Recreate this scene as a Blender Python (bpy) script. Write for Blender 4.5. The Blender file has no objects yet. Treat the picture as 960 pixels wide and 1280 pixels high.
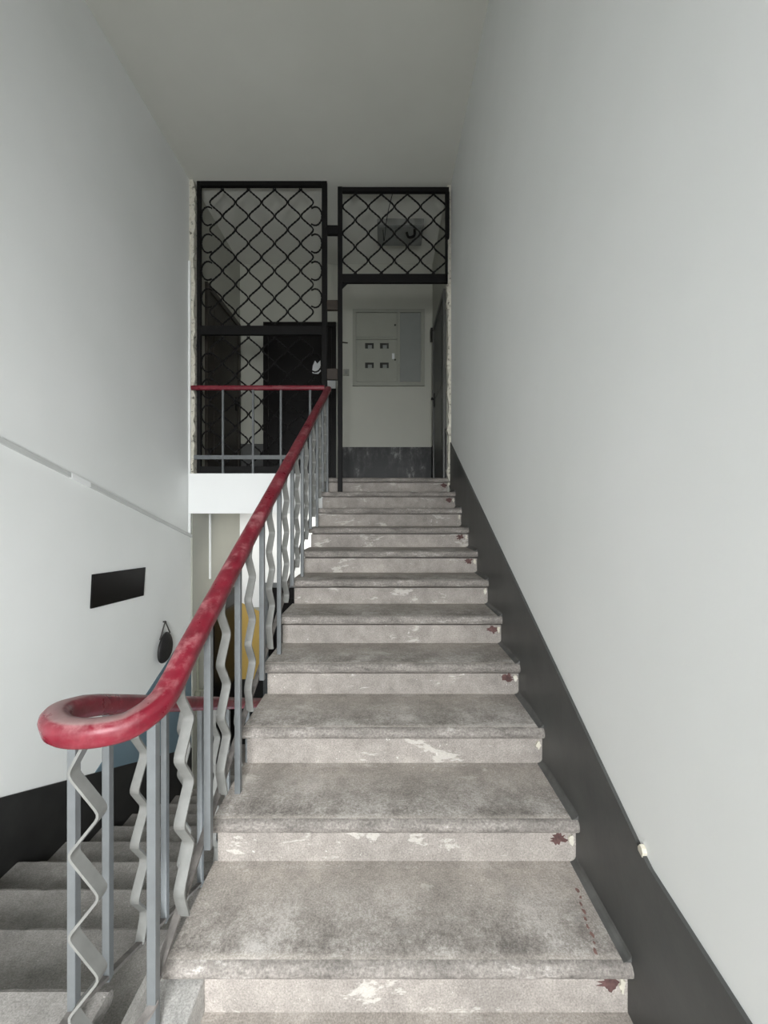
import bpy, bmesh, math, random
from mathutils import Vector
random.seed(7)
scene = bpy.context.scene
COL = scene.collection

# ------------------------------------------------------------------ camera
cam_data = bpy.data.cameras.new('camera')
cam_data.sensor_fit = 'VERTICAL'
cam_data.sensor_height = 36.0
cam_data.lens = 36.0 * 520.0 / 1280.0          # ultra-wide phone lens
cam_data.clip_start = 0.02
camera = bpy.data.objects.new('camera', cam_data)
COL.objects.link(camera)
EYE = 1.335
camera.location = (0.0, 0.0, EYE)
camera.rotation_euler = (math.radians(90), 0, 0)
scene.camera = camera

# ------------------------------------------------------------------ world / sky
world = bpy.data.worlds.new('sky')
scene.world = world
world.use_nodes = True
bg = world.node_tree.nodes['Background']
bg.inputs[0].default_value = (0.72, 0.83, 1.0, 1)
bg.inputs[1].default_value = 1.0

# ------------------------------------------------------------------ daylight through the landing windows
def area(name, loc, rot, sx, sy, power, color):
    d = bpy.data.lights.new(name, 'AREA')
    d.shape = 'RECTANGLE'; d.size = sx; d.size_y = sy
    d.energy = power; d.color = color
    o = bpy.data.objects.new(name, d)
    o.location = loc; o.rotation_euler = rot
    COL.objects.link(o)
    return o
area('daylight_landing_window', (0.75, -2.6, 2.1), (math.radians(80), 0, math.radians(20)), 2.4, 2.6, 760, (0.97, 0.99, 1.0))
area('daylight_lower_window', (0.0, -1.58, -1.35), (math.radians(90), 0, 0), 1.1, 1.3, 230, (0.95, 0.98, 1.0))
area('lower_hall_fill', (-1.0, 4.5, 1.28), (math.radians(40), 0, 0), 0.3, 0.2, 6, (1.0, 0.97, 0.92))  # unseen fill light added under the landing to brighten the lower hall wall

# ------------------------------------------------------------------ exposure
scene.view_settings.view_transform = 'Standard'
scene.view_settings.look = 'None'
scene.view_settings.gamma = 1.0
scene.view_settings.use_curve_mapping = False
scene.view_settings.exposure = 0.5

# ------------------------------------------------------------------ materials
class N:
    """small node helper"""
    def __init__(self, name, rough=0.6, metal=0.0, spec=0.5):
        self.m = bpy.data.materials.new(name)
        self.m.use_nodes = True
        self.t = self.m.node_tree
        self.b = self.t.nodes['Principled BSDF']
        self.b.inputs['Roughness'].default_value = rough
        self.b.inputs['Metallic'].default_value = metal
        self.b.inputs['Specular IOR Level'].default_value = spec
        self.tc = self.t.nodes.new('ShaderNodeTexCoord')
    def noise(self, scale, detail=4, rough=0.6, stretch=None, dist=0.0):
        n = self.t.nodes.new('ShaderNodeTexNoise')
        n.inputs['Scale'].default_value = scale
        n.inputs['Detail'].default_value = detail
        n.inputs['Roughness'].default_value = rough
        n.inputs['Distortion'].default_value = dist
        src = self.tc.outputs['Object']
        if stretch:
            mp = self.t.nodes.new('ShaderNodeMapping')
            mp.inputs['Scale'].default_value = stretch
            self.t.links.new(src, mp.inputs['Vector'])
            src = mp.outputs['Vector']
        self.t.links.new(src, n.inputs['Vector'])
        return n.outputs['Fac']
    def ramp(self, fac, stops):
        r = self.t.nodes.new('ShaderNodeValToRGB')
        e = r.color_ramp.elements
        while len(e) < len(stops): e.new(0.5)
        for i, (p, c) in enumerate(stops):
            e[i].position = p
            e[i].color = (c, c, c, 1) if isinstance(c, (int, float)) else (*c, 1)
        self.t.links.new(fac, r.inputs['Fac'])
        return r.outputs['Color']
    def mix(self, fac, a, b, mode='MIX'):
        n = self.t.nodes.new('ShaderNodeMix')
        n.data_type = 'RGBA'; n.blend_type = mode
        for sock, v in ((n.inputs[0], fac), (n.inputs[6], a), (n.inputs[7], b)):
            if isinstance(v, bpy.types.NodeSocket): self.t.links.new(v, sock)
            elif isinstance(v, tuple): sock.default_value = (*v, 1)
            else: sock.default_value = v
        return n.outputs[2]
    def mul(self, a, b):
        n = self.t.nodes.new('ShaderNodeMath'); n.operation = 'MULTIPLY'
        for s, v in ((n.inputs[0], a), (n.inputs[1], b)):
            if isinstance(v, bpy.types.NodeSocket): self.t.links.new(v, s)
            else: s.default_value = v
        return n.outputs[0]
    def color(self, c):
        if isinstance(c, tuple): self.b.inputs['Base Color'].default_value = (*c, 1)
        else: self.t.links.new(c, self.b.inputs['Base Color'])
        return self
    def rough(self, s):
        self.t.links.new(s, self.b.inputs['Roughness']); return self
    def bump(self, h, strength=0.3, dist=0.01):
        n = self.t.nodes.new('ShaderNodeBump')
        n.inputs['Strength'].default_value = strength
        n.inputs['Distance'].default_value = dist
        self.t.links.new(h, n.inputs['Height'])
        self.t.links.new(n.outputs['Normal'], self.b.inputs['Normal'])
        return self

def m_wall(name, c1, c2, rough=0.55):
    n = N(name, rough, 0, 0.35)
    big = n.noise(1.1, 3)
    n.color(n.mix(n.ramp(big, [(0.3, 0.0), (0.7, 1.0)]), c1, c2))
    f = n.noise(30, 5, 0.6, (1.0, 1.0, 0.25))
    n.bump(f, 0.10, 0.006)
    return n.m
MAT = {}
MAT['wall'] = m_wall('white_wall_paint', (0.74, 0.755, 0.735), (0.79, 0.80, 0.785))
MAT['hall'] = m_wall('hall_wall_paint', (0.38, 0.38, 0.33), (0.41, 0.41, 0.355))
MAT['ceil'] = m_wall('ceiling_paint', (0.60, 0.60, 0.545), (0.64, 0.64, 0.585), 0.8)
MAT['beam'] = m_wall('fresh_white_paint', (0.86, 0.87, 0.86), (0.88, 0.885, 0.875))
MAT['blue'] = m_wall('blue_wall_paint', (0.11, 0.165, 0.20), (0.13, 0.19, 0.225))
MAT['yellow'] = m_wall('yellow_wall_paint', (0.55, 0.37, 0.10), (0.60, 0.41, 0.12))

n = N('plaster_edge', 0.85)
f = n.noise(28, 6, 0.7)
n.color(n.ramp(f, [(0.36, (0.05, 0.045, 0.04)), (0.43, (0.60, 0.57, 0.48)), (0.7, (0.70, 0.68, 0.60))])).bump(f, 0.8, 0.02)
MAT['plaster'] = n.m

def m_concrete(name, tone, whites=0.62, wear=False):
    n = N(name, 0.8, 0, 0.3)
    big = n.noise(2.6, 5, 0.62)
    mid = n.noise(17, 6, 0.7)
    fine = n.noise(190, 4, 0.75)
    a = tuple(v * 0.72 for v in tone); b = tuple(v * 1.16 for v in tone)
    base = n.mix(n.ramp(big, [(0.3, 0.0), (0.72, 1.0)]), a, b)
    base = n.mix(0.55, base, n.ramp(mid, [(0.25, 0.25), (0.55, 0.5), (0.8, 0.72)]), 'OVERLAY')
    base = n.mix(0.6, base, n.ramp(fine, [(0.3, 0.2), (0.5, 0.5), (0.7, 0.8)]), 'OVERLAY')
    # dried white paint and plaster splashes
    patch = n.ramp(n.noise(6.5, 5, 0.7, (0.7, 1.6, 2.0), 0.4), [(whites, 0.0), (whites + 0.035, 1.0)])
    drops = n.ramp(n.noise(46, 3, 0.6), [(0.705, 0.0), (0.72, 1.0)])
    base = n.mix(n.mul(patch, 0.45), base, (0.66, 0.63, 0.58))
    base = n.mix(n.mul(drops, 0.6), base, (0.70, 0.68, 0.64))
    if wear:                                   # scuffed front third of every tread (run of 0.30 m)
        sp = n.t.nodes.new('ShaderNodeSeparateXYZ'); n.t.links.new(n.tc.outputs['Object'], sp.inputs[0])
        def mth(op, a, b):
            q = n.t.nodes.new('ShaderNodeMath'); q.operation = op
            n.t.links.new(a, q.inputs[0]); q.inputs[1].default_value = b; return q.outputs[0]
        fr = mth('FRACT', mth('DIVIDE', mth('SUBTRACT', sp.outputs['Y'], 1.08), 0.30), 0)
        mask = n.ramp(fr, [(0.0, 0.35), (0.09, 0.35), (0.14, 1.0), (0.3, 0.85), (0.6, 0.45), (0.9, 0.1)])
        xm = n.ramp(sp.outputs['X'], [(0.0, 0.35), (0.25, 1.0), (0.55, 0.4)])
        sx = n.ramp(n.mix(0.5, n.noise(5, 4, 0.7), n.noise(95, 6, 0.9)), [(0.41, (0.13, 0.118, 0.108)), (0.50, (0.33, 0.303, 0.275)), (0.59, (0.62, 0.59, 0.56))])
        base = n.mix(n.mul(mask, 0.85), base, sx)
    n.color(base)
    n.bump(n.mix(0.5, fine, mid), 0.35, 0.006)
    return n.m
MAT['step'] = m_concrete('worn_concrete', (0.40, 0.362, 0.322), 0.61, True)
MAT['riser'] = m_concrete('splashed_concrete', (0.335, 0.305, 0.277), 0.59)
MAT['lowstep'] = m_concrete('dusty_dark_concrete', (0.31, 0.295, 0.275), 0.68)
MAT['slab'] = m_concrete('slab_concrete', (0.40, 0.39, 0.37), 0.75)

n = N('worn_tread_edge', 0.8, 0, 0.3)
f1 = n.noise(9, 6, 0.75, (0.6, 2.0, 2.0)); f2 = n.noise(120, 4, 0.8)
c = n.ramp(f1, [(0.32, (0.13, 0.118, 0.107)), (0.46, (0.205, 0.187, 0.17)), (0.58, (0.27, 0.247, 0.225)), (0.68, (0.50, 0.47, 0.44))])
n.color(n.mix(0.6, c, n.ramp(f2, [(0.3, 0.15), (0.5, 0.5), (0.7, 0.9)]), 'OVERLAY')).bump(f2, 0.5, 0.006)
MAT['nosing'] = n.m

def m_simple(name, c, rough=0.5, metal=0.0, var=0.15, scale=14, bump=0.08, spec=0.5):
    n = N(name, rough, metal, spec)
    f = n.noise(scale, 4)
    a = tuple(v * (1 - var) for v in c); b = tuple(v * (1 + var) for v in c)
    n.color(n.mix(n.ramp(f, [(0.3, 0.0), (0.7, 1.0)]), a, b))
    n.bump(f, bump, 0.004)
    return n.m
n = N('dark_grey_enamel', 0.42, 0, 0.4)
f = n.noise(3.5, 5, 0.6, (1, 1, 1))
n.color(n.ramp(f, [(0.3, (0.05, 0.051, 0.049)), (0.72, (0.085, 0.087, 0.083))])).bump(n.noise(40, 4), 0.1, 0.004)
MAT['skirt'] = n.m
MAT['fillet'] = m_simple('scuffed_grey_enamel', (0.095, 0.095, 0.09), 0.6, 0, 0.3, 12, 0.2)
n = N('black_enamel', 0.5, 0, 0.35)
f = n.noise(5, 5, 0.65)
n.color(n.ramp(f, [(0.3, (0.012, 0.012, 0.012)), (0.72, (0.024, 0.024, 0.023))]))
MAT['skirtdark'] = n.m
n = N('plaster_smeared_enamel', 0.4, 0, 0.2)
f = n.noise(4.0, 6, 0.7, (1.6, 1.6, 0.8))
n.color(n.ramp(f, [(0.46, (0.014, 0.015, 0.014)), (0.58, (0.04, 0.04, 0.039)), (0.70, (0.22, 0.22, 0.21))]))
MAT['skirtsmear'] = n.m

n = N('worn_red_rail', 0.33, 0, 0.5)
w1 = n.noise(7, 6, 0.72); w2 = n.noise(45, 5, 0.7)
red = n.mix(n.ramp(n.noise(16, 4), [(0.3, 0.0), (0.7, 1.0)]), (0.115, 0.006, 0.014), (0.185, 0.010, 0.023))
wear = n.ramp(n.mix(0.35, w1, w2), [(0.49, 0.0), (0.555, 0.30), (0.66, 0.80)])
geo = n.t.nodes.new('ShaderNodeNewGeometry'); sep = n.t.nodes.new('ShaderNodeSeparateXYZ')
n.t.links.new(geo.outputs['Normal'], sep.inputs[0])
upm = n.ramp(sep.outputs['Z'], [(0.35, 0.22), (0.95, 1.0)])
dust = n.mul(n.ramp(sep.outputs['Z'], [(0.90, 0.0), (0.985, 1.0)]), n.ramp(w1, [(0.30, 0.25), (0.60, 0.85)]))
redw = n.mix(n.mul(wear, upm), red, (0.44, 0.22, 0.225))
n.color(n.mix(dust, redw, (0.33, 0.225, 0.215))).bump(w2, 0.12, 0.004)
n.rough(n.ramp(w1, [(0.35, 0.24), (0.65, 0.55)]))
MAT['rail'] = n.m
MAT['grey'] = m_simple('grey_enamel', (0.125, 0.134, 0.137), 0.38, 0, 0.10, 20, 0.1)
MAT['zig'] = m_simple('grey_enamel_bar', (0.165, 0.166, 0.156), 0.42, 0, 0.12, 20, 0.1)
MAT['barworn'] = m_simple('scuffed_bar', (0.15, 0.138, 0.128), 0.6, 0, 0.45, 25, 0.3)
MAT['iron'] = m_simple('black_painted_iron', (0.005, 0.0045, 0.0045), 0.6, 0.0, 0.3, 30, 0.3, 0.2)
MAT['brown'] = m_simple('brown_painted_iron', (0.028, 0.019, 0.013), 0.6, 0.0, 0.3, 20, 0.2)
MAT['cab'] = m_simple('cabinet_enamel', (0.25, 0.255, 0.215), 0.4, 0, 0.04, 6, 0.02)
MAT['cab2'] = m_simple('cabinet_bluish_enamel', (0.195, 0.205, 0.19), 0.4, 0, 0.04, 6, 0.02)
MAT['hole'] = m_simple('dark_window', (0.02, 0.02, 0.018), 0.25, 0, 0.1)
MAT['doordark'] = m_simple('black_door', (0.004, 0.003, 0.003), 0.35, 0, 0.3, 8, 0.05, 0.25)
MAT['doorbrown'] = m_simple('dark_brown_door', (0.034, 0.029, 0.023), 0.45, 0, 0.2, 8, 0.1, 0.3)
MAT['doorgrey'] = m_simple('dark_grey_door', (0.075, 0.075, 0.068), 0.45, 0, 0.15, 8, 0.05)
MAT['plastic'] = m_simple('white_plastic', (0.80, 0.81, 0.80), 0.35, 0, 0.03, 6, 0.0)
MAT['duct'] = m_simple('painted_duct', (0.52, 0.53, 0.515), 0.4, 0, 0.05, 6, 0.02)
MAT['black'] = m_simple('glossy_black_panel', (0.003, 0.002, 0.002), 0.25, 0, 0.4, 6, 0.15, 0.12)
MAT['leather'] = m_simple('black_leather', (0.010, 0.009, 0.009), 0.6, 0, 0.3, 30, 0.4)
MAT['cord'] = m_simple('dark_cord', (0.06, 0.055, 0.05), 0.8)
MAT['pipe'] = m_simple('olive_painted_pipe', (0.20, 0.20, 0.15), 0.5)
MAT['white_matte'] = m_simple('white_matte', (0.62, 0.63, 0.63), 0.8, 0, 0.05)
MAT['cream'] = m_simple('cream_chip', (0.55, 0.52, 0.43), 0.85)
MAT['redstain'] = m_simple('dried_red_brown_paint', (0.10, 0.052, 0.048), 0.9, 0, 0.4, 50, 0.2)
MAT['redfaint'] = m_simple('faded_red_paint', (0.20, 0.115, 0.10), 0.8, 0, 0.3, 50, 0.2)
MAT['lamp'] = m_simple('grey_lamp_housing', (0.20, 0.205, 0.19), 0.5, 0, 0.05)
n = N('window_glass', 0.05)
tr = n.t.nodes.new('ShaderNodeBsdfTransparent'); gl = n.t.nodes.new('ShaderNodeBsdfGlossy'); mx = n.t.nodes.new('ShaderNodeMixShader')
gl.inputs['Roughness'].default_value = 0.03
mx.inputs[0].default_value = 0.06
n.t.links.new(tr.outputs[0], mx.inputs[1]); n.t.links.new(gl.outputs[0], mx.inputs[2])
n.t.links.new(mx.outputs[0], n.t.nodes['Material Output'].inputs['Surface'])
MAT['glass'] = n.m

# ------------------------------------------------------------------ mesh helpers
class MB:
    def __init__(self): self.v = []; self.f = []
    def box(self, x0, x1, y0, y1, z0, z1):
        b = len(self.v)
        self.v += [(x0,y0,z0),(x1,y0,z0),(x1,y1,z0),(x0,y1,z0),(x0,y0,z1),(x1,y0,z1),(x1,y1,z1),(x0,y1,z1)]
        self.f += [tuple(b+i for i in q) for q in ((0,3,2,1),(4,5,6,7),(0,1,5,4),(1,2,6,5),(2,3,7,6),(3,0,4,7))]
        return self
    def prism(self, poly, axis, a, b_):
        """extrude a 2D polygon. axis 'x': poly is (y,z); 'y': (x,z); 'z': (x,y)"""
        def P(p, t):
            return {'x': (t, p[0], p[1]), 'y': (p[0], t, p[1]), 'z': (p[0], p[1], t)}[axis]
        b = len(self.v); k = len(poly)
        self.v += [P(p, a) for p in poly] + [P(p, b_) for p in poly]
        self.f.append(tuple(b + i for i in range(k))[::-1]); self.f.append(tuple(b + k + i for i in range(k)))
        for i in range(k):
            j = (i + 1) % k
            self.f.append((b+i, b+j, b+k+j, b+k+i))
        return self
    def sweep(self, pts, prof, side=None, twist=0.0, cap=True):
        """sweep a closed 2D profile (s,n) along pts; side fixed or derived from Z up"""
        b = len(self.v); k = len(prof); pts = [Vector(p) for p in pts]
        for i, p in enumerate(pts):
            t = (pts[min(i+1, len(pts)-1)] - pts[max(i-1, 0)]).normalized()
            s = Vector(side).normalized() if side else t.cross(Vector((0,0,1))).normalized()
            nn = s.cross(t).normalized()
            if side: s = t.cross(nn).normalized()
            ca, sa = math.cos(twist*i), math.sin(twist*i)
            for (u, w) in prof:
                u2, w2 = u*ca - w*sa, u*sa + w*ca
                self.v.append(tuple(p + s*u2 + nn*w2))
        for i in range(len(pts)-1):
            for j in range(k):
                j2 = (j+1) % k
                self.f.append((b+i*k+j, b+i*k+j2, b+(i+1)*k+j2, b+(i+1)*k+j))
        if cap:
            self.f.append(tuple(b+j for j in range(k))[::-1])
            e = b+(len(pts)-1)*k
            self.f.append(tuple(e+j for j in range(k)))
        return self
    def mesh(self, name, mat, bevel=0.0, smooth=False):
        me = bpy.data.meshes.new(name)
        me.from_pydata(self.v, [], self.f)
        bm = bmesh.new(); bm.from_mesh(me)
        if bevel > 0:
            es = [e for e in bm.edges if len(e.link_faces) == 2 and e.calc_face_angle(0) > 0.5]
            bmesh.ops.bevel(bm, geom=es, offset=bevel, segments=2, affect='EDGES', profile=0.5)
        bmesh.ops.recalc_face_normals(bm, faces=bm.faces)
        bm.to_mesh(me); bm.free()
        if smooth:
            for p in me.polygons: p.use_smooth = True
            me.set_sharp_from_angle(angle=math.radians(40))
        mats = mat if isinstance(mat, list) else [mat]
        for m in mats: me.materials.append(MAT[m])
        return me

def obj(name, me, parent=None, loc=(0, 0, 0)):
    o = bpy.data.objects.new(name, me)
    COL.objects.link(o)
    o.location = loc
    if parent: o.parent = parent
    return o
def build(mb, name, mat, parent=None, bevel=0.0, smooth=False, loc=(0,0,0)):
    return obj(name, mb.mesh(name, mat, bevel, smooth), parent, loc)
def tag(o, label, cat, group=None):
    o['label'] = label; o['category'] = cat
    if group: o['group'] = group
    return o
def thing(name, label, cat, loc=(0, 0, 0), group=None):
    o = bpy.data.objects.new(name, None); COL.objects.link(o); o.location = loc
    o.empty_display_size = 0.1
    return tag(o, label, cat, group)
def struct(o, label=None, cat=None):
    o['kind'] = 'structure'
    if label: o['label'] = label
    if cat: o['category'] = cat
    return o
def B(*a): return MB().box(*a)
def circ(r, k=8): return [(r*math.cos(2*math.pi*i/k), r*math.sin(2*math.pi*i/k)) for i in range(k)]
def rect(w, h): return [(-w/2,-h/2),(w/2,-h/2),(w/2,h/2),(-w/2,h/2)]
def rounded(pts, r, seg=3):
    """round the corners of a polyline"""
    pts = [Vector(p) for p in pts]; out = [pts[0]]
    for a, b, c in zip(pts, pts[1:], pts[2:]):
        d1 = (a-b); d2 = (c-b)
        q = min(r, d1.length*0.45, d2.length*0.45)
        p1 = b + d1.normalized()*q; p2 = b + d2.normalized()*q
        for i in range(seg+1):
            t = i/seg
            out.append(p1*(1-t)**2 + b*2*t*(1-t) + p2*t*t)
    out.append(pts[-1])
    return out

# ------------------------------------------------------------------ dimensions
XL, XR = -1.885, 0.66           # faces of the left and right walls of the stair
YB = -1.35                      # window wall behind the camera
CEIL = EYE + 3.22
RISE, RUN, Y1 = 0.152, 0.30, 1.08
NS = 11
HALL = RISE * NS                # 1.672
YF = 5.40                       # far wall of the hall
YG = 4.06                       # grille plane
LOW = -HALL
XS0, XS1 = -0.575, 0.652        # upper flight
XA0, XA1 = XL, -0.765           # lower flight
LR, LD, LY0 = 0.152, 0.323, 1.177

# ------------------------------------------------------------------ structure
struct(build(B(XL-0.2, XL, YB, YG, -3.4, CEIL), 'wall_left', 'wall'), 'white painted stair wall on the left', 'wall')
struct(build(B(XR, XR+0.2, YB, 4.16, -3.4, CEIL), 'wall_right', 'wall'), 'white painted stair wall on the right', 'wall')
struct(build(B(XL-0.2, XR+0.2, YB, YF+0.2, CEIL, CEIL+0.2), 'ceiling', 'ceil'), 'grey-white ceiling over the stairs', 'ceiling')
# window wall behind the camera: two openings (this landing and the one below)
wb = MB()
W1 = (-0.80, 0.62, 0.40, 2.30); W2 = (-0.52, 0.55, -2.0, -0.75)
wb.box(XL, W1[0], YB-0.2, YB, -3.4, CEIL)
wb.box(W2[1], XR, YB-0.2, YB, -3.4, CEIL)
wb.box(W1[0], W2[0], YB-0.2, YB, -3.4, W1[2]); wb.box(W1[0], W2[1], YB-0.2, YB, W1[3], CEIL)
wb.box(W1[1], W2[1], YB-0.2, YB, W1[2], W1[3])
wb.box(W2[0], W2[1], YB-0.2, YB, W2[3], W1[2]); wb.box(W2[0], W2[1], YB-0.2, YB, -3.4, W2[2])
struct(build(wb, 'wall_near', 'wall'), 'white window wall of the stair landing', 'wall')
for i, (x0, x1, z0, z1) in enumerate((W1, W2)):
    fr = MB()
    fr.box(x0, x1, YB-0.16, YB-0.10, z0, z0+0.06); fr.box(x0, x1, YB-0.16, YB-0.10, z1-0.06, z1)
    fr.box(x0, x0+0.06, YB-0.16, YB-0.10, z0+0.06, z1-0.06); fr.box(x1-0.06, x1, YB-0.16, YB-0.10, z0+0.06, z1-0.06)
    xm = (x0+x1)/2
    fr.box(xm-0.03, xm+0.03, YB-0.16, YB-0.10, z0+0.06, z1-0.06)
    w = struct(build(fr, 'window_%d' % (i+1), 'plastic'), 'white framed stair window', 'window')
    for (a, b) in ((x0+0.06, xm-0.03), (xm+0.03, x1-0.06)):
        build(B(a, b, YB-0.135, YB-0.128, z0+0.06, z1-0.06), 'pane', 'glass', w)
# landing where the camera stands
fl = MB()
fl.box(XS0-0.05, XR, YB, 1.13, -0.16, 0.0)
fl.box(XL, XS0-0.05, YB, LY0-0.10, -0.16, 0.0)
struct(build(fl, 'floor', 'step'), 'worn concrete half-landing floor', 'floor')
# upper hall and lower hall floors
struct(build(B(-1.87, 0.63, Y1+RUN*(NS-1)+0.33, YF, HALL-0.30, HALL), 'floor', 'slab'), 'concrete floor of the upper landing', 'floor')
struct(build(B(-1.87, 0.66, 4.75, YF, LOW-0.2, LOW), 'floor', 'lowstep'), 'dark floor of the lower hall', 'floor')
struct(build(B(XL, XR, YB, 4.75, -3.4, -3.3), 'floor', 'lowstep'), 'dark floor at the bottom of the stairwell', 'floor')
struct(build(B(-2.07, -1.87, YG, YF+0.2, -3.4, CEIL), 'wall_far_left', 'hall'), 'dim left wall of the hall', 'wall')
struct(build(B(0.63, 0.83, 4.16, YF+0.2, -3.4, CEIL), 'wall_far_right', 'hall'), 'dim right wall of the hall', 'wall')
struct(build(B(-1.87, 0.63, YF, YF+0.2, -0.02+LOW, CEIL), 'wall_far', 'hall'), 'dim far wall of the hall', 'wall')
# white edge beam of the upper landing
struct(build(B(-1.87, XS0-0.005, 3.985, 4.25, EYE-0.015, 1.705), 'trim_1', 'beam', bevel=0.004), 'bright white edge beam of the upper landing', 'beam')
struct(build(B(-1.87, XS0-0.005, 4.25, 4.42, 1.40, HALL), 'trim_2', 'slab'), 'concrete landing edge behind the white beam', 'slab')
# lower hall far wall paints: fresh white above, yellow dado, dark base
struct(build(B(-1.87, -1.56, YF-0.006, YF, 0.10, EYE-0.02), 'trim_3', 'beam'), 'white upper wall strip in the lower hall', 'wall paint')
struct(build(MB().prism([(-1.87,-0.83),(-1.56,-0.83),(-1.56,0.02),(-1.87,0.17)], 'y', YF-0.012, YF-0.001), 'trim_4', 'yellow'), 'yellow painted dado in the lower hall', 'wall paint')
struct(build(B(-1.87, -1.56, YF-0.014, YF, LOW, -0.83), 'baseboard_far', 'skirtdark'), 'black base band in the lower hall', 'baseboard')
struct(build(B(-1.56, XR-0.03, YF-0.006, YF, 0.42, EYE-0.02), 'trim_5', 'beam'), 'white wall above the lower hall door', 'wall paint')

# ---- dark painted skirts (enamel) along the flights
sk = [(YB, -0.0), (YB, 0.40), (0.70, 0.412), (1.02, 0.46), (1.06, 0.478), (4.16, 0.478+0.508*3.10), (4.16, 1.60), (Y1+0.1, 0.0)]
struct(build(MB().prism(sk, 'x', XR-0.010, XR), 'baseboard_right', 'skirt'), 'dark grey painted skirt band climbing the right wall', 'baseboard')
def lsk(y): return -0.066 - 0.445*(y-2.04)
lk = [(YB, -0.0), (YB, 0.32), (1.15, 0.33), (4.06, lsk(4.06)), (4.06, -2.0), (LY0, -0.25), (LY0-0.05, 0.0)]
struct(build(MB().prism(lk, 'x', XL, XL+0.010), 'baseboard_left', 'skirtdark'), 'black painted skirt band down the left wall', 'baseboard')
# blue paint field above the black skirt, slanting edge
b0 = 2.71
bl = [(b0, lsk(b0)+0.001), (4.06, -0.37+0.445*(4.06-b0)), (4.06, lsk(4.06)+0.001)]
struct(build(MB().prism(bl, 'x', XL, XL+0.005), 'trim_6', 'blue'), 'blue painted wall field with a slanted edge', 'wall paint')
# upper hall skirts
def zg(py): return EYE + (640-py)*YG/520
def zf(py): return EYE + (640-py)*YF/520
struct(build(B(-0.60, 0.62, YF-0.014, YF, HALL, zf(559)), 'baseboard_far_right', 'skirtsmear'), 'glossy dark skirt with plaster smears under the cabinet', 'baseboard')
struct(build(B(-1.87, -1.56, YF-0.014, YF, HALL, zf(555)), 'baseboard_far_left', 'skirt'), 'dark grey skirt beside the black door', 'baseboard')
struct(build(B(0.616, 0.63, 4.16, YF, HALL, zf(559)), 'baseboard_hall_right', 'skirtdark'), 'dark skirt on the hall right wall', 'baseboard')

# ---- rough plaster edges beside the grilles
def rough_strip(x0, x1, y0, y1, z0, z1, amp, inner):
    k = 60; mb = MB()
    for i in range(k+1):
        z = z0 + (z1-z0)*i/k
        j = random.uniform(-amp, amp)
        xa, xb = (x0, x1 + j) if inner == 'r' else (x0 + j, x1)
        mb.v += [(xa, y0+random.uniform(-.004,.004), z), (xb, y0+random.uniform(-.006,.006), z), (xb, y1, z), (xa, y1, z)]
    for i in range(k):
        for j in range(4):
            j2 = (j+1) % 4
            mb.f.append((i*4+j, i*4+j2, (i+1)*4+j2, (i+1)*4+j))
    mb.f.append((0,1,2,3)); e = k*4; mb.f.append((e,e+1,e+2,e+3))
    return mb
struct(build(rough_strip(-1.885, -1.838, 4.03, 4.10, 1.70, CEIL, 0.012, 'r'), 'trim_7', 'plaster'), 'broken plaster edge left of the left grille', 'plaster edge')
struct(build(rough_strip(0.628, 0.672, 4.10, 4.17, 1.60, CEIL, 0.012, 'l'), 'trim_8', 'plaster'), 'broken plaster edge right of the doorway', 'plaster edge')

# ------------------------------------------------------------------ doors of the two halls
def door(no, label, axis, a0, a1, pos, sgn, z0, z1, leaf, casing, cw=0.06, knob_at=None):
    """axis 'x': door lies in a wall of constant Y (pos), from x=a0..a1; axis 'y': in a wall of constant X"""
    def bx(u0, u1, d0, d1, q0, q1):
        d0, d1 = sorted((pos+sgn*d0, pos+sgn*d1))
        return (u0, u1, d0, d1, q0, q1) if axis == 'x' else (d0, d1, u0, u1, q0, q1)
    fr = MB()
    fr.box(*bx(a0, a0+cw, 0, 0.03, z0, z1)); fr.box(*bx(a1-cw, a1, 0, 0.03, z0, z1)); fr.box(*bx(a0+cw, a1-cw, 0, 0.03, z1-cw, z1))
    d = struct(build(fr, 'door_%d' % no, casing), label, 'door')
    lf = build(B(*bx(a0+cw+.004, a1-cw-.004, 0, 0.016, z0+.006, z1-cw-.004)), 'door_leaf', leaf, d, bevel=0.003)
    for (q0, q1) in ((0.12, 0.46), (0.54, 0.93)):
        H = z1-z0-cw
        build(B(*bx(a0+cw+.13, a1-cw-.13, 0.016, 0.022, z0+q0*H, z0+q1*H)), 'door_panel', leaf, lf, bevel=0.004)
    k = a1-cw-0.07 if knob_at is None else knob_at
    hb = MB().box(*bx(k-0.02, k+0.02, 0.016, 0.026, z0+0.93, z0+1.10)).box(*bx(k-0.055, k+0.012, 0.045, 0.06, z0+1.02, z0+1.04)).box(*bx(k-0.008, k+0.008, 0.026, 0.05, z0+1.02, z0+1.04))
    build(hb, 'door_handle', 'iron', d, bevel=0.003)
    return d
door(1, 'dark brown door on the hall left wall behind the grille', 'y', 4.34, 5.34, -1.87, 1, HALL, 3.74, 'doorbrown', 'doorbrown')
door(2, 'black door in the far wall behind the left grille', 'x', -1.56, -0.62, YF, -1, HALL, 3.79, 'doordark', 'doordark')
door(3, 'dark grey door on the right side of the doorway', 'y', 4.22, 5.14, 0.63, -1, HALL, 3.60, 'doorgrey', 'doorgrey', 0.05, 5.04)
door(4, 'black door on the left wall of the lower hall', 'y', 4.34, 5.36, -1.87, 1, LOW, 0.40, 'doordark', 'brown')
door(5, 'black door in the far wall of the lower hall', 'x', -1.56, -0.62, YF, -1, LOW, 0.42, 'doordark', 'grey')

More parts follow.
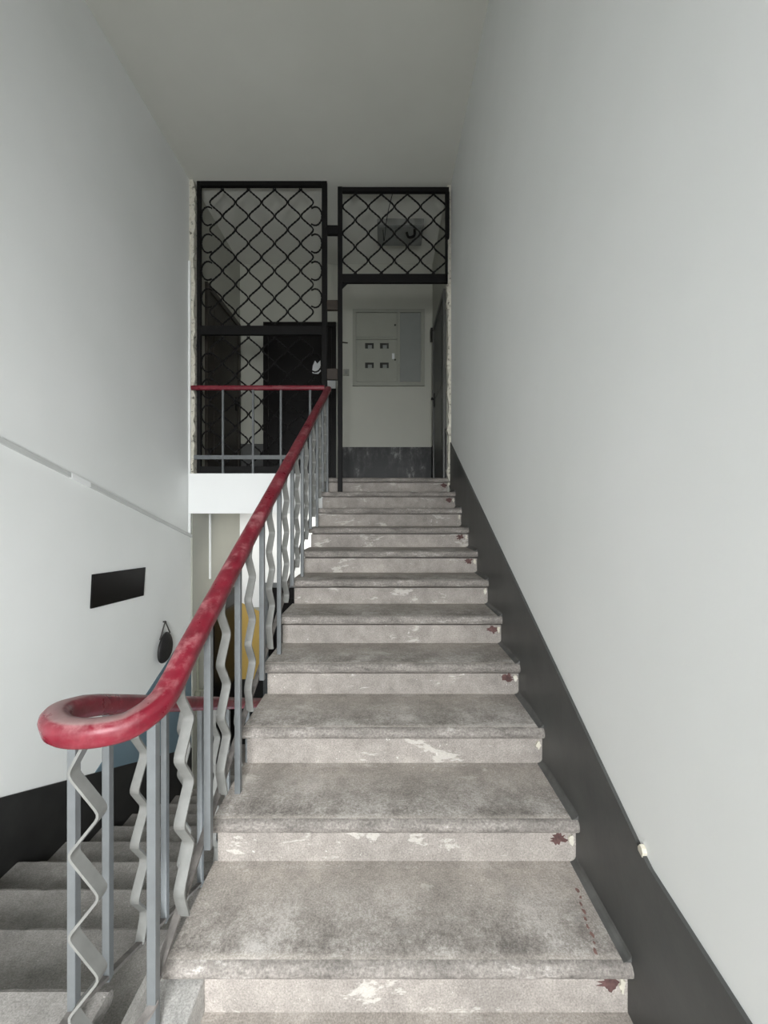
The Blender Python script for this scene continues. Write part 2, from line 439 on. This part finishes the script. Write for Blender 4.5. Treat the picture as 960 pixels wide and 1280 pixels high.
# ------------------------------------------------------------------ upper flight
def tread_mesh(x0, x1, y0, y1, zt, th=0.042, seg=70, chip=0.0022):
    """tread slab with a rounded, chipped front edge"""
    mb = MB(); k = 8
    for i in range(seg+1):
        x = x0 + (x1-x0)*i/seg
        c = random.uniform(0, chip) + (random.uniform(0.002, 0.008) if random.random() < 0.05 else 0)
        d = random.uniform(-0.0006, 0.0006)
        prof = [(y0+0.035, zt-th), (y0+0.010+c*.5, zt-th), (y0+c, zt-th+0.012), (y0+c, zt-0.018), (y0+0.006+c, zt-0.006-c*.4+d), (y0+0.020, zt-c*.25), (y0+0.05, zt), (y1, zt)]
        prof.append((y1, zt-th)); k = len(prof)
        mb.v += [(x, p[0], p[1]) for p in prof]
    for i in range(seg):
        for j in range(k):
            j2 = (j+1) % k
            mb.f.append((i*k+j, i*k+j2, (i+1)*k+j2, (i+1)*k+j))
    mb.f.append(tuple(range(k))); e = seg*k; mb.f.append(tuple(e+j for j in range(k)))
    return mb

def flight_step(parent, i, x0, x1, y0, run, z_low, rise, mats, first=False):
    zt = z_low + rise
    rs = build(MB().box(x0+0.012, x1, y0+0.030, y0+run+0.028, z_low-0.03, zt-0.053).box(x0+0.012, x1, y0+0.075, y0+run+0.028, zt-0.05, zt-0.042), 'step', mats[1], parent)
    me = tread_mesh(x0, x1, y0, y0+run+0.031, zt).mesh('tread', mats[0])
    me.materials.append(MAT['nosing'])
    for p in me.polygons:
        if p.center.y < y0+0.018: p.material_index = 1
        p.use_smooth = True
    me.set_sharp_from_angle(angle=math.radians(50))
    obj('tread', me, rs)
    return rs
up = thing('stair_flight', 'upper flight of worn concrete steps climbing to the grille', 'stairs', (0.04, Y1, 0))
def kid(o, par):
    """parent o keeping world coordinates (parents are only translated)"""
    p = par; off = Vector((0, 0, 0))
    while p: off += p.location; p = p.parent
    o.parent = par; o.location = o.location - off
    return o
for i in range(NS):
    s = flight_step(None, i, XS0, XS1 if i < NS-1 else 0.628, Y1+RUN*i, RUN, RISE*i, RISE, ('step', 'riser'))
    kid(s, up)
    # plaster fillet between the tread and the painted skirt
    y0 = Y1+RUN*i; zt = RISE*(i+1)
    if i < NS-1:
        fp = [(0.629, zt), (XS1, zt), (XS1, zt+0.024), (0.647, zt+0.010), (0.640, zt+0.004)]
        f_ = MB().prism(fp, 'y', y0+0.012, y0+RUN+0.028)
        build(f_, 'plaster_fillet', 'fillet', s)
    # red-brown paint blot at the end of the riser
    blot = MB(); k = 22
    cx, cz = XS1-0.055+random.uniform(-.01,.01), zt-0.075
    ring = [(cx+0.034*random.uniform(.35,1.1)*math.cos(2*math.pi*j/k), cz+0.026*random.uniform(.4,1.1)*math.sin(2*math.pi*j/k)) for j in range(k)]
    blot.prism(ring, 'y', y0+0.0290, y0+0.0305)
    if i % 3 != 2: build(blot, 'paint_blot', 'redstain', s)
    chip = MB(); k = 14
    cx, cz = XS1-0.018, zt-0.075
    ring = [(cx+0.012*random.uniform(.4,1)*math.cos(2*math.pi*j/k), cz+0.024*random.uniform(.4,1)*math.sin(2*math.pi*j/k)) for j in range(k)]
    chip.prism(ring, 'y', y0+0.024, y0+0.031)
    build(chip, 'plaster_chip', 'plaster' if i % 2 else 'cream', s)
# streak of small dried paint marks on the first tread
first = [c for c in up.children if c.name.startswith('step')][0]
for k in range(9):
    t = k/8; y = 1.30-0.18*t; x = 0.606-0.035*t+random.uniform(-.004,.004)
    a = random.uniform(0.006, 0.012)
    ring = [(x+a*random.uniform(.2,.7)*math.cos(2*math.pi*j/9), y+a*random.uniform(.5,1.1)*math.sin(2*math.pi*j/9)) for j in range(9)]
    kid(build(MB().prism(ring, 'z', RISE-0.0005, RISE+0.0008), 'paint_blot', 'redfaint'), first)
# inclined slab carrying the steps
sl = [(Y1+0.04, -0.16), (Y1+0.04, -0.032), (Y1+RUN*NS, RISE*NS-0.185), (Y1+RUN*NS+0.02, RISE*NS-0.30), (Y1+RUN*NS+0.0, RISE*NS-0.34)]
kid(build(MB().prism(sl, 'x', XS0+0.02, 0.626), 'flight_slab', 'slab'), up)
# low kerb block beside the first step
kerb = build(B(-0.60, -0.478, 0.60, Y1+0.032, 0.0, 0.098), 'kerb_block', 'slab', bevel=0.006)
kid(kerb, up)

# ------------------------------------------------------------------ lower flight (descending)
dn = thing('stair_flight', 'lower flight of dusty steps descending beside the black skirt', 'stairs', (-1.3, LY0, 0))
for j in range(NS-1):
    # step j+1: tread at -LR*(j+1), reaching from under the edge above to its own edge
    zt = -LR*(j+1); ye = LY0 + LD*(j+1)
    yb = ye - LD - 0.03
    xa = XA0+0.011 if ye < 4.0 else -1.866
    st = build(MB().box(xa, XA1-0.01, yb, ye-0.03, zt-LR, zt-0.045), 'step', 'lowstep')
    mb = tread_mesh(xa, XA1, -ye, -yb, zt, 0.045, 40)
    mb.v = [(v[0], -v[1], v[2]) for v in mb.v]
    me = mb.mesh('tread', 'lowstep')
    obj('tread', me, st)
    kid(st, dn)
# rounded front edge of the landing above the lower flight
mb = tread_mesh(XA0+0.011, XA1, -LY0, -(LY0-0.102), 0.0, 0.045, 40)
mb.v = [(v[0], -v[1], v[2]) for v in mb.v]
e_ = build(mb, 'landing_edge', 'lowstep'); kid(e_, dn)
sl = [(LY0-0.12, -0.165), (LY0-0.03, -0.165), (LY0+LD*(NS-1), -LR*NS+0.0), (LY0+LD*(NS-1)+0.02, -LR*NS-0.12), (LY0-0.12, -0.34)]
kid(build(MB().prism(sl, 'x', XA0+0.02, XA1-0.02), 'flight_slab', 'slab'), dn)

# ------------------------------------------------------------------ stair railing: one welded balustrade round the well
XU, XD = -0.54, -0.79
CXU, CYU, RU = (XU+XD)/2, 1.04, (XU-XD)/2
def zrail_up(y): return 0.325 + 0.546*y
def zrail_dn(y): return 0.840 - 0.456*(y-1.06)
ZU = 0.848
path = []
raw = []
for k in range(61):
    y = 4.03 - (4.03-CYU)*k/60
    raw.append((XU, y, zrail_up(y)))
for k in range(1, 36):
    a = math.pi*k/36
    raw.append((CXU + RU*math.cos(a), CYU - RU*math.sin(a), ZU))
for k in range(0, 61):
    y = CYU + (4.45-CYU)*k/60
    raw.append((XD, y, min(ZU, zrail_dn(y)+0.004)))
# ease the height along the rail so that it bends instead of kinking
ss = [0.0]
for a, b in zip(raw, raw[1:]): ss.append(ss[-1] + math.dist(a[:2], b[:2]))
for i, p in enumerate(raw):
    w = 0.10; zs_ = ws_ = 0.0
    for q in range(-8, 9):
        t = min(max(ss[i] + q*w/8, ss[0]), ss[-1])
        j = max(j for j in range(len(ss)) if ss[j] <= t + 1e-9)
        j = min(j, len(ss)-2)
        u = (t-ss[j])/(ss[j+1]-ss[j])
        zs_ += raw[j][2]*(1-u) + raw[j+1][2]*u; ws_ += 1
    edge = i < 3 or i > len(raw)-4
    path.append((p[0], p[1], p[2] if edge else zs_/ws_))
RW, RT = 0.061, 0.055
prof = []
for (cx, cz, a0) in ((RW/2-0.02, RT/2-0.02, 0), (-RW/2+0.02, RT/2-0.02, 90), (-RW/2+0.02, -RT/2+0.016, 180), (RW/2-0.02, -RT/2+0.016, 270)):
    r = 0.02 if cz > 0 else 0.016
    for q in range(4):
        a = math.radians(a0 + 30*q)
        prof.append((cx + r*math.cos(a), cz + r*math.sin(a)))
rl = thing('stair_railing', 'grey steel stair railing with a worn red handrail looping round the well', 'railing', (CXU, CYU, 0))
kid(build(MB().sweep(path, prof), 'handrail', 'rail', smooth=True), rl)
# bottom flat bar
def zbar_up(y): return -0.330 + 0.513*y
def zbar_dn(y): return 0.055 - 0.452*(y-1.09)
bp = [(XU-0.018, y, zbar_up(y)) for y in [4.02 - (4.02-1.0)*k/24 for k in range(25)]]
z_a = zbar_up(1.0); z_b = zbar_dn(1.06)
for k in range(1, 16):
    a = math.pi*k/16
    bp.append((CXU + (RU+0.0)*math.cos(a), 1.0 - (RU-0.03)*math.sin(a), z_a*(1-k/16)+z_b*k/16))
bp += [(XD, y, zbar_dn(y)) for y in [1.06 + (4.40-1.06)*k/24 for k in range(25)]]
kid(build(MB().sweep(bp, rect(0.020, 0.010)), 'bottom_bar', 'barworn'), rl)
# straight square posts
def post(x, y, z0, z1, w=0.021, mat='grey'):
    o = build(B(-w/2, w/2, -w/2, w/2, 0, z1-z0), 'post', mat, bevel=0.0015, loc=(x, y, z0))
    kid(o, rl)
up_posts = [0.985, 1.27, 1.53, 1.83, 2.13, 2.43, 2.73, 3.03, 3.33, 3.63, 3.93]
for k, y in enumerate(up_posts):
    if k % 2 == 0:
        zb = 0.098 if k == 0 else RISE*(int((y-Y1)/RUN)+1)
    else:
        zb = zbar_up(y)-0.012
    zt = (ZU-0.005) if k == 0 else zrail_up(y)-0.018
    post(XU+(0.004 if k else -0.006), y, zb, zt)
dn_posts = [1.06, 1.19, 1.50, 1.79, 2.10, 2.41, 2.72, 3.03, 3.34, 3.65, 3.96, 4.27]
for k, y in enumerate(dn_posts):
    zb = 0.0 if k == 0 else zbar_dn(y)-0.01
    post(XD, y, zb, min(ZU, zrail_dn(y))-0.015)
# zigzag flat bars
def zigzag(cx, cy, z0, z1, axis, amp=0.031, half=0.087, sgn=1, w=0.029):
    pts = [(cx, cy, z1)]
    z = z1 - half*0.75; s = sgn
    while z > z0 + half*0.4:
        pts.append((cx + (amp*s if axis == 'x' else 0), cy + (amp*s if axis == 'y' else 0), z))
        z -= half; s = -s
    pts.append((cx, cy, z0))
    pts = rounded(pts, 0.016, 3)
    side = (1,0,0) if axis == 'y' else (0,1,0)
    o = build(MB().sweep(pts, rect(w, 0.006), side=side), 'zigzag_bar', 'zig', smooth=True)
    kid(o, rl)
for y in [1.125, 1.40, 1.68, 1.98, 2.28, 2.58, 2.88, 3.18, 3.48, 3.78]:
    zigzag(XU, y, zbar_up(y)-0.002, zrail_up(y)-0.02, 'y', sgn=-1)
for y in [1.345, 1.645, 1.945, 2.255, 2.565, 2.875, 3.185, 3.495]:
    zigzag(XD, y, zbar_dn(y)-0.002, zrail_dn(y)-0.02, 'y', sgn=-1)
zigzag(-0.655, 0.92, 0.09, ZU-0.02, 'x', amp=0.036, half=0.089, sgn=-1)

# ------------------------------------------------------------------ railing of the upper landing (behind the grille)
lr_ = thing('landing_railing', 'short level railing with a dark red rail on the white landing beam', 'railing', (-1.2, 4.02, 1.705))
zr = zg(487)
lp = [(-1.85 + (1.28)*k/10, 4.005, zr) for k in range(11)]
kid(build(MB().sweep(lp, [(a*0.8, b*0.8) for a, b in prof]), 'handrail', 'rail', smooth=True), lr_)
kid(build(B(-1.83, -0.60, 3.999, 4.013, zg(575), zg(570)), 'lower_bar', 'grey'), lr_)
for px in (279.5, 317, 351.6, 388):
    x = (px-480)*4.02/520
    kid(build(B(x-0.009, x+0.009, 3.996, 4.014, 1.705, zr-0.015), 'post', 'grey'), lr_)

# ------------------------------------------------------------------ security grilles
SG = 520/YG
def gx(px): return (px-480)/SG
def lattice_rod(pts, parent, name='lattice_rod', rr=0.05):
    """twisted square bar along a polyline"""
    pts = rounded(pts, rr, 4)
    fine = []
    for a, b in zip(pts, pts[1:]):
        d = (b-a).length; k = max(1, int(d/0.012))
        for i in range(k): fine.append(a + (b-a)*(i/k))
    fine.append(pts[-1])
    o = build(MB().sweep(fine, rect(0.0125, 0.0125), side=(0,1,0), twist=0.55), name, 'iron')
    return kid(o, parent)
def bar(parent, x0, x1, z0, z1, name='frame_bar', mat='iron', y0=YG-0.02, y1=YG+0.02):
    return kid(build(B(x0, x1, y0, y1, z0, z1), name, mat, bevel=0.003), parent)
def lattice(parent, cols, pitch, top, rows, dy, arcs=None, half_top=False, zlo=None):
    """mirrored pairs of zigzag rods; cols = centre px of the cells"""
    for c in cols:
        for s in (-1, 1):
            pts = []
            for r in range(2*rows+1):
                off = 0 if r % 2 == 0 else s*(pitch/2)
                # the rod lies against its neighbour: keep half a bar between them
                px = c + (off + s*1.7 if off else -s*1.7)
                z = zg(top + dy*r/2)
                pts.append((gx(px), YG, z))
            lattice_rod(pts, parent)
    for (px, py, sgn) in (arcs or []):
        ring = []
        for k in range(9):
            a = math.radians(-125 + 250*k/8)
            ring.append((gx(px - sgn*8.5*math.cos(a)), YG, zg(py + 12*math.sin(a))))
        lattice_rod(ring, parent, 'side_loop', 0.02)

g1 = thing('security_grille', 'large black iron lattice grille left of the doorway, on the white beam', 'grille', (gx(328), YG, 1.705))
bar(g1, gx(247), gx(251.5), 1.705, zg(228))
bar(g1, gx(402.5), gx(409), 1.705, zg(228))
bar(g1, gx(251.5), gx(402.5), zg(233.5), zg(228))
bar(g1, gx(251.5), gx(402.5), zg(419), zg(408))
bar(g1, gx(251.5), gx(402.5), zg(592), zg(583))
cols = [278, 310.6, 343.2, 375.8]
arcsL = [(260, 236+34.2*k+34.2, 1) for k in range(5)]
arcsR = [(394, 236+34.2*k+34.2, -1) for k in range(5)]
lattice(g1, cols, 32.8, 236, 5, 34.2, [a for a in arcsL+arcsR if a[1] < 395])
arcs2 = [(260, 421+32.4*k+32.4, 1) for k in range(4)] + [(394, 421+32.4*k+32.4, -1) for k in range(4)]
lattice(g1, cols, 32.8, 421, 5, 32.4, arcs2)
g2 = thing('gate_frame', 'black iron gate frame with a lattice transom above the open doorway', 'gate frame', (gx(425), YG, RISE*10))
bar(g2, gx(422.3), gx(428), RISE*10, zg(235), y1=YG+0.016)
bar(g2, gx(428), gx(561), zg(241), zg(235.5))
bar(g2, gx(428), gx(559), zg(354), zg(343.5))
bar(g2, gx(556.5), gx(561.5), zg(298), zg(241))
bar(g2, gx(556.5), gx(559.5), zg(354), zg(300))
gus = MB().prism([(gx(428), zg(354)), (gx(435), zg(354)), (gx(428), zg(361))], 'y', YG-0.006, YG+0.006)
kid(build(gus, 'gusset', 'iron'), g2)
for (y0, y1, m) in ((283, 294, 'iron'), (376, 388, 'brown'), (461.5, 475, 'brown')):
    bar(g2, gx(409), gx(422.3), zg(y1), zg(y0), 'tie_plate', m)
lattice(g2, [444, 476.6, 509.2, 541.8], 32.8, 241.5, 3, 33.6)
# hinge stubs left on the right jamb
for py in (387, 396, 460, 500):
    kid(build(MB().sweep([(gx(559), YG+0.01, zg(py+4)), (gx(559), YG+0.01, zg(py-4))], circ(0.014)), 'hinge_stub', 'iron'), g2)

# ------------------------------------------------------------------ electricity meter cabinet on the far wall
SF = 520/YF
def fx(px): return (px-480)/SF
cb = thing('meter_cabinet', 'grey-green electric meter cabinet on the far wall seen through the doorway', 'cabinet', (fx(486), YF, zf(483)))
fr = MB()
d0, d1 = YF-0.035, YF
fr.box(fx(441), fx(530.5), d0+0.012, d1, zf(483), zf(388))
kid(build(fr, 'cabinet_body', 'cab', bevel=0.003), cb)
rim = MB()
for a in ((441, 445, 483, 388), (526, 530.5, 483, 388), (445, 526, 392, 388), (445, 526, 483, 478.5), (496.5, 499.5, 478.5, 392), (445, 496.5, 425.5, 423.5)):
    rim.box(fx(a[0]), fx(a[1]), d0-0.006, d0+0.012, zf(a[2]), zf(a[3]))
kid(build(rim, 'cabinet_rim', 'cab'), cb)
u = kid(build(B(fx(446), fx(496), d0, d0+0.011, zf(422.8), zf(392.6)), 'upper_door', 'cab', bevel=0.002), cb)
m_ = kid(build(B(fx(446), fx(496), d0, d0+0.011, zf(478), zf(426.2)), 'meter_door', 'cab', bevel=0.002), cb)
s_ = kid(build(B(fx(500), fx(525.4), d0-0.003, d0+0.011, zf(478), zf(392.6)), 'side_door', 'cab2', bevel=0.002), cb)
for (x0, y0) in ((456.5, 430.3), (475, 430.3), (456.5, 454.5), (475, 454.5)):
    w = build(B(fx(x0), fx(x0+10.8), d0-0.002, d0+0.003, zf(y0+6.8), zf(y0)), 'meter_window', 'hole'); kid(w, m_)
    w['label'] = 'dark meter reading window'
    g = MB()
    g.box(fx(x0+3.5), fx(x0+8.5), d0-0.004, d0-0.001, zf(y0+6.8), zf(y0+2.6))
    kid(build(g, 'meter_face', 'cab2'), w)
for (par, py, px) in ((u, 408, 493.8), (m_, 451, 493.8)):
    lk_ = MB().sweep([(fx(px), d0-0.008, zf(py)), (fx(px), d0+0.004, zf(py))], circ(0.012, 10), side=(1,0,0))
    kid(build(lk_, 'lock', 'hole'), par)
st_ = build(B(fx(490), fx(493), d0-0.0015, d0+0.002, zf(450), zf(443)), 'sticker', 'white_matte'); kid(st_, m_)
# small switch and wire stub on the wall
sw = thing('wall_switch', 'small pale wall switch beside the gate post', 'switch', (fx(432.5), YF, zf(466)))
kid(build(B(fx(429), fx(436.5), YF-0.025, YF, zf(470), zf(462)), 'switch_box', 'cab', bevel=0.004), sw)
kid(build(B(fx(431), fx(434.5), YF-0.031, YF-0.025, zf(468.3), zf(463.7)), 'rocker', 'cab2', bevel=0.002), sw)
hk = [(fx(425), YF-0.002, zf(429.5)), (fx(429), YF-0.03, zf(429)), (fx(435), YF-0.06, zf(431))]
tag(build(MB().sweep(hk, circ(0.007, 6)), 'wire_stub', 'iron'), 'bent black wire stub sticking out above the switch', 'wire')
# intercom / lock box on the right door jamb
tag(build(B(0.585, 0.628, 5.22, 5.30, zf(432), zf(417)), 'door_bell', 'hole', bevel=0.005), 'small black bell box beside the dark grey door', 'door bell')

# white patches on the black door; the jagged one paints a window reflection
for (px, py, w, h, lab) in ((396, 460, 11, 17, 'jagged white patch painting a window reflection on the black door behind the grille'), (413.5, 481.5, 13, 10, 'small white patch low on the black door near the gate post')):
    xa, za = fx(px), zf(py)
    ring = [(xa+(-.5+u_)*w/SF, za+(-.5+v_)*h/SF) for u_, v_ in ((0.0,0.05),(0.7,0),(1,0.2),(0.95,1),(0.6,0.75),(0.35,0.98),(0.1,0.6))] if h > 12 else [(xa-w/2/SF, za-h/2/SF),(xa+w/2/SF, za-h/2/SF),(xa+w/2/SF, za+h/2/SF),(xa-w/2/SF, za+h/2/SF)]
    tag(build(MB().prism(ring, 'y', YF-0.034, YF-0.031), 'white_patch', 'white_matte'), lab, 'white_matte')

# ------------------------------------------------------------------ ceiling lamp in the hall
lm = thing('ceiling_lamp', 'unlit grey box lamp on the hall ceiling behind the transom lattice', 'lamp', (0.17, 4.75, CEIL))
lamp_body = B(-0.075, 0.44, 4.56, 4.92, CEIL-0.075, CEIL)
kid(build(lamp_body, 'lamp_housing', 'lamp', bevel=0.006), lm)
kid(build(B(-0.055, 0.42, 4.58, 4.90, CEIL-0.083, CEIL-0.075), 'diffuser', 'cab2', bevel=0.003), lm)
hkp = rounded([(0.34, 4.62, CEIL-0.083), (0.34, 4.60, CEIL-0.17), (0.27, 4.60, CEIL-0.19), (0.25, 4.60, CEIL-0.13)], 0.03)
kid(build(MB().sweep(hkp, circ(0.014)), 'hook', 'iron', smooth=True), lm)
wp = rounded([(0.10, 4.10, CEIL-0.02), (0.03, 4.35, CEIL-0.12), (0.0, 4.55, CEIL-0.30), (-0.01, 4.60, CEIL-0.10)], 0.15, 6)
tag(build(MB().sweep(wp, circ(0.004, 6)), 'hanging_wire', 'iron', smooth=True), 'thin loose wire hanging beside the ceiling lamp', 'wire')

# ------------------------------------------------------------------ left wall: cable ducts, panel, bag
def wy(px): return -XL*520/(480-px)
def wz(px, py): return EYE - (py-640)*wy(px)/520
cd = thing('cable_duct', 'slanting grey-white cable duct running down the left wall', 'cable duct', (XL, 2.4, 1.6))
ya, za = wy(0)-0.75, None
k_ = (wz(236, 669) - wz(0, 551))/(wy(236)-wy(0))
za = wz(0, 551) + k_*(ya-wy(0))
yb_, zb_ = 4.055, wz(0, 551) + k_*(4.055-wy(0))
ys = wy(100); zs = za + k_*(ys-ya)
h = 0.0135
pa = [(ya, za-h), (ys, zs-h), (ys, zs+h), (ya, za+h)]; pb = [(ys+0.004, zs-h), (yb_, zb_-h), (yb_, zb_+h), (ys+0.004, zs+h)]
kid(build(MB().prism(pa, 'x', XL, XL+0.016), 'duct_length', 'duct'), cd)
kid(build(MB().prism(pb, 'x', XL, XL+0.016), 'duct_length', 'duct'), cd)
tp = [(ys-0.09, zs-0.09*k_-h-.002), (ys+0.07, zs+0.07*k_-h-.002), (ys+0.07, zs+0.07*k_+h+.002), (ys-0.09, zs-0.09*k_+h+.002)]
kid(build(MB().prism(tp, 'x', XL, XL+0.0185), 'duct_joint', 'plastic'), cd)
d = build(B(XL, XL+0.018, 4.005, 4.028, zb_+0.03, zg(330)), 'cable_duct', 'plastic', bevel=0.002)
tag(d, 'upright white cable duct on the left wall beside the grille', 'cable duct')
d = build(B(-1.87, -1.852, 4.44, 4.464, 0.62, EYE-0.02), 'cable_duct', 'plastic', bevel=0.002)
tag(d, 'short upright white cable duct under the landing beam', 'cable duct')
# black panel: four corners read on the wall plane
q = [(2.68, EYE-0.402), (3.27, EYE-0.434), (3.245, EYE-0.652), (2.665, EYE-0.620)]
bp_ = thing('wall_panel', 'glossy black rectangular panel on the white left wall', 'panel', (XL, 2.97, 0.81))
kid(build(MB().prism(q, 'x', XL, XL+0.012), 'panel_sheet', 'black', bevel=0.002), bp_)
# round black bag on a loop
bag = thing('hanging_bag', 'small round black bag hanging by its cord on the left wall', 'bag', (XL+0.03, 3.53, 0.19))
bm = bmesh.new(); bmesh.ops.create_uvsphere(bm, u_segments=24, v_segments=16, radius=1.0)
for v in bm.verts:
    x, y, z = v.co
    wid = 0.112*(1.0 - 0.12*z)
    v.co = Vector((x*0.03, y*wid + 0.012*z, z*0.125 - 0.01*abs(y)))
me = bpy.data.meshes.new('bag_body'); bm.to_mesh(me); bm.free()
for p in me.polygons: p.use_smooth = True
me.materials.append(MAT['leather'])
bb = obj('bag_body', me, bag)
NY, NZ = 3.55-3.53, wz(203, 777)-0.19
loop = [(0, -0.085, 0.085), (-0.012, NY, NZ), (0.0, 0.075, 0.10)]
build(MB().sweep(loop, circ(0.006, 6), side=(1,0,0)), 'cord', 'cord', bag)
build(MB().sweep([(-0.03, NY, NZ-0.004), (-0.005, NY, NZ-0.004)], circ(0.006, 6)), 'nail', 'iron', bag)

# ------------------------------------------------------------------ pipe with valve in the lower hall
pp = thing('riser_pipe', 'thin olive pipe with a valve by the black door below the railing', 'pipe', (-1.845, 4.12, -0.6))
def pt(z): return (-1.845, 4.12, z)
kid(build(MB().sweep([pt(-1.2), pt(0.05)], circ(0.014), side=(1,0,0)), 'pipe', 'pipe', smooth=True), pp)
kid(build(MB().sweep([pt(-0.52), pt(-0.44)], circ(0.028, 10), side=(1,0,0)), 'valve_body', 'pipe', smooth=True), pp)
kid(build(B(-1.862, -1.77, 4.108, 4.132, -0.44, -0.42), 'valve_lever', 'pipe', bevel=0.003), pp)

# ------------------------------------------------------------------ chip of old plaster over the right skirt
ch = [(1.046, 0.466), (1.062, 0.472), (1.064, 0.480), (1.056, 0.492), (1.048, 0.487), (1.043, 0.478)]
tag(build(MB().prism(ch, 'x', XR-0.0115, XR), 'plaster_chip', 'cream'), 'cream plaster chip on the skirt edge low on the right wall', 'plaster')
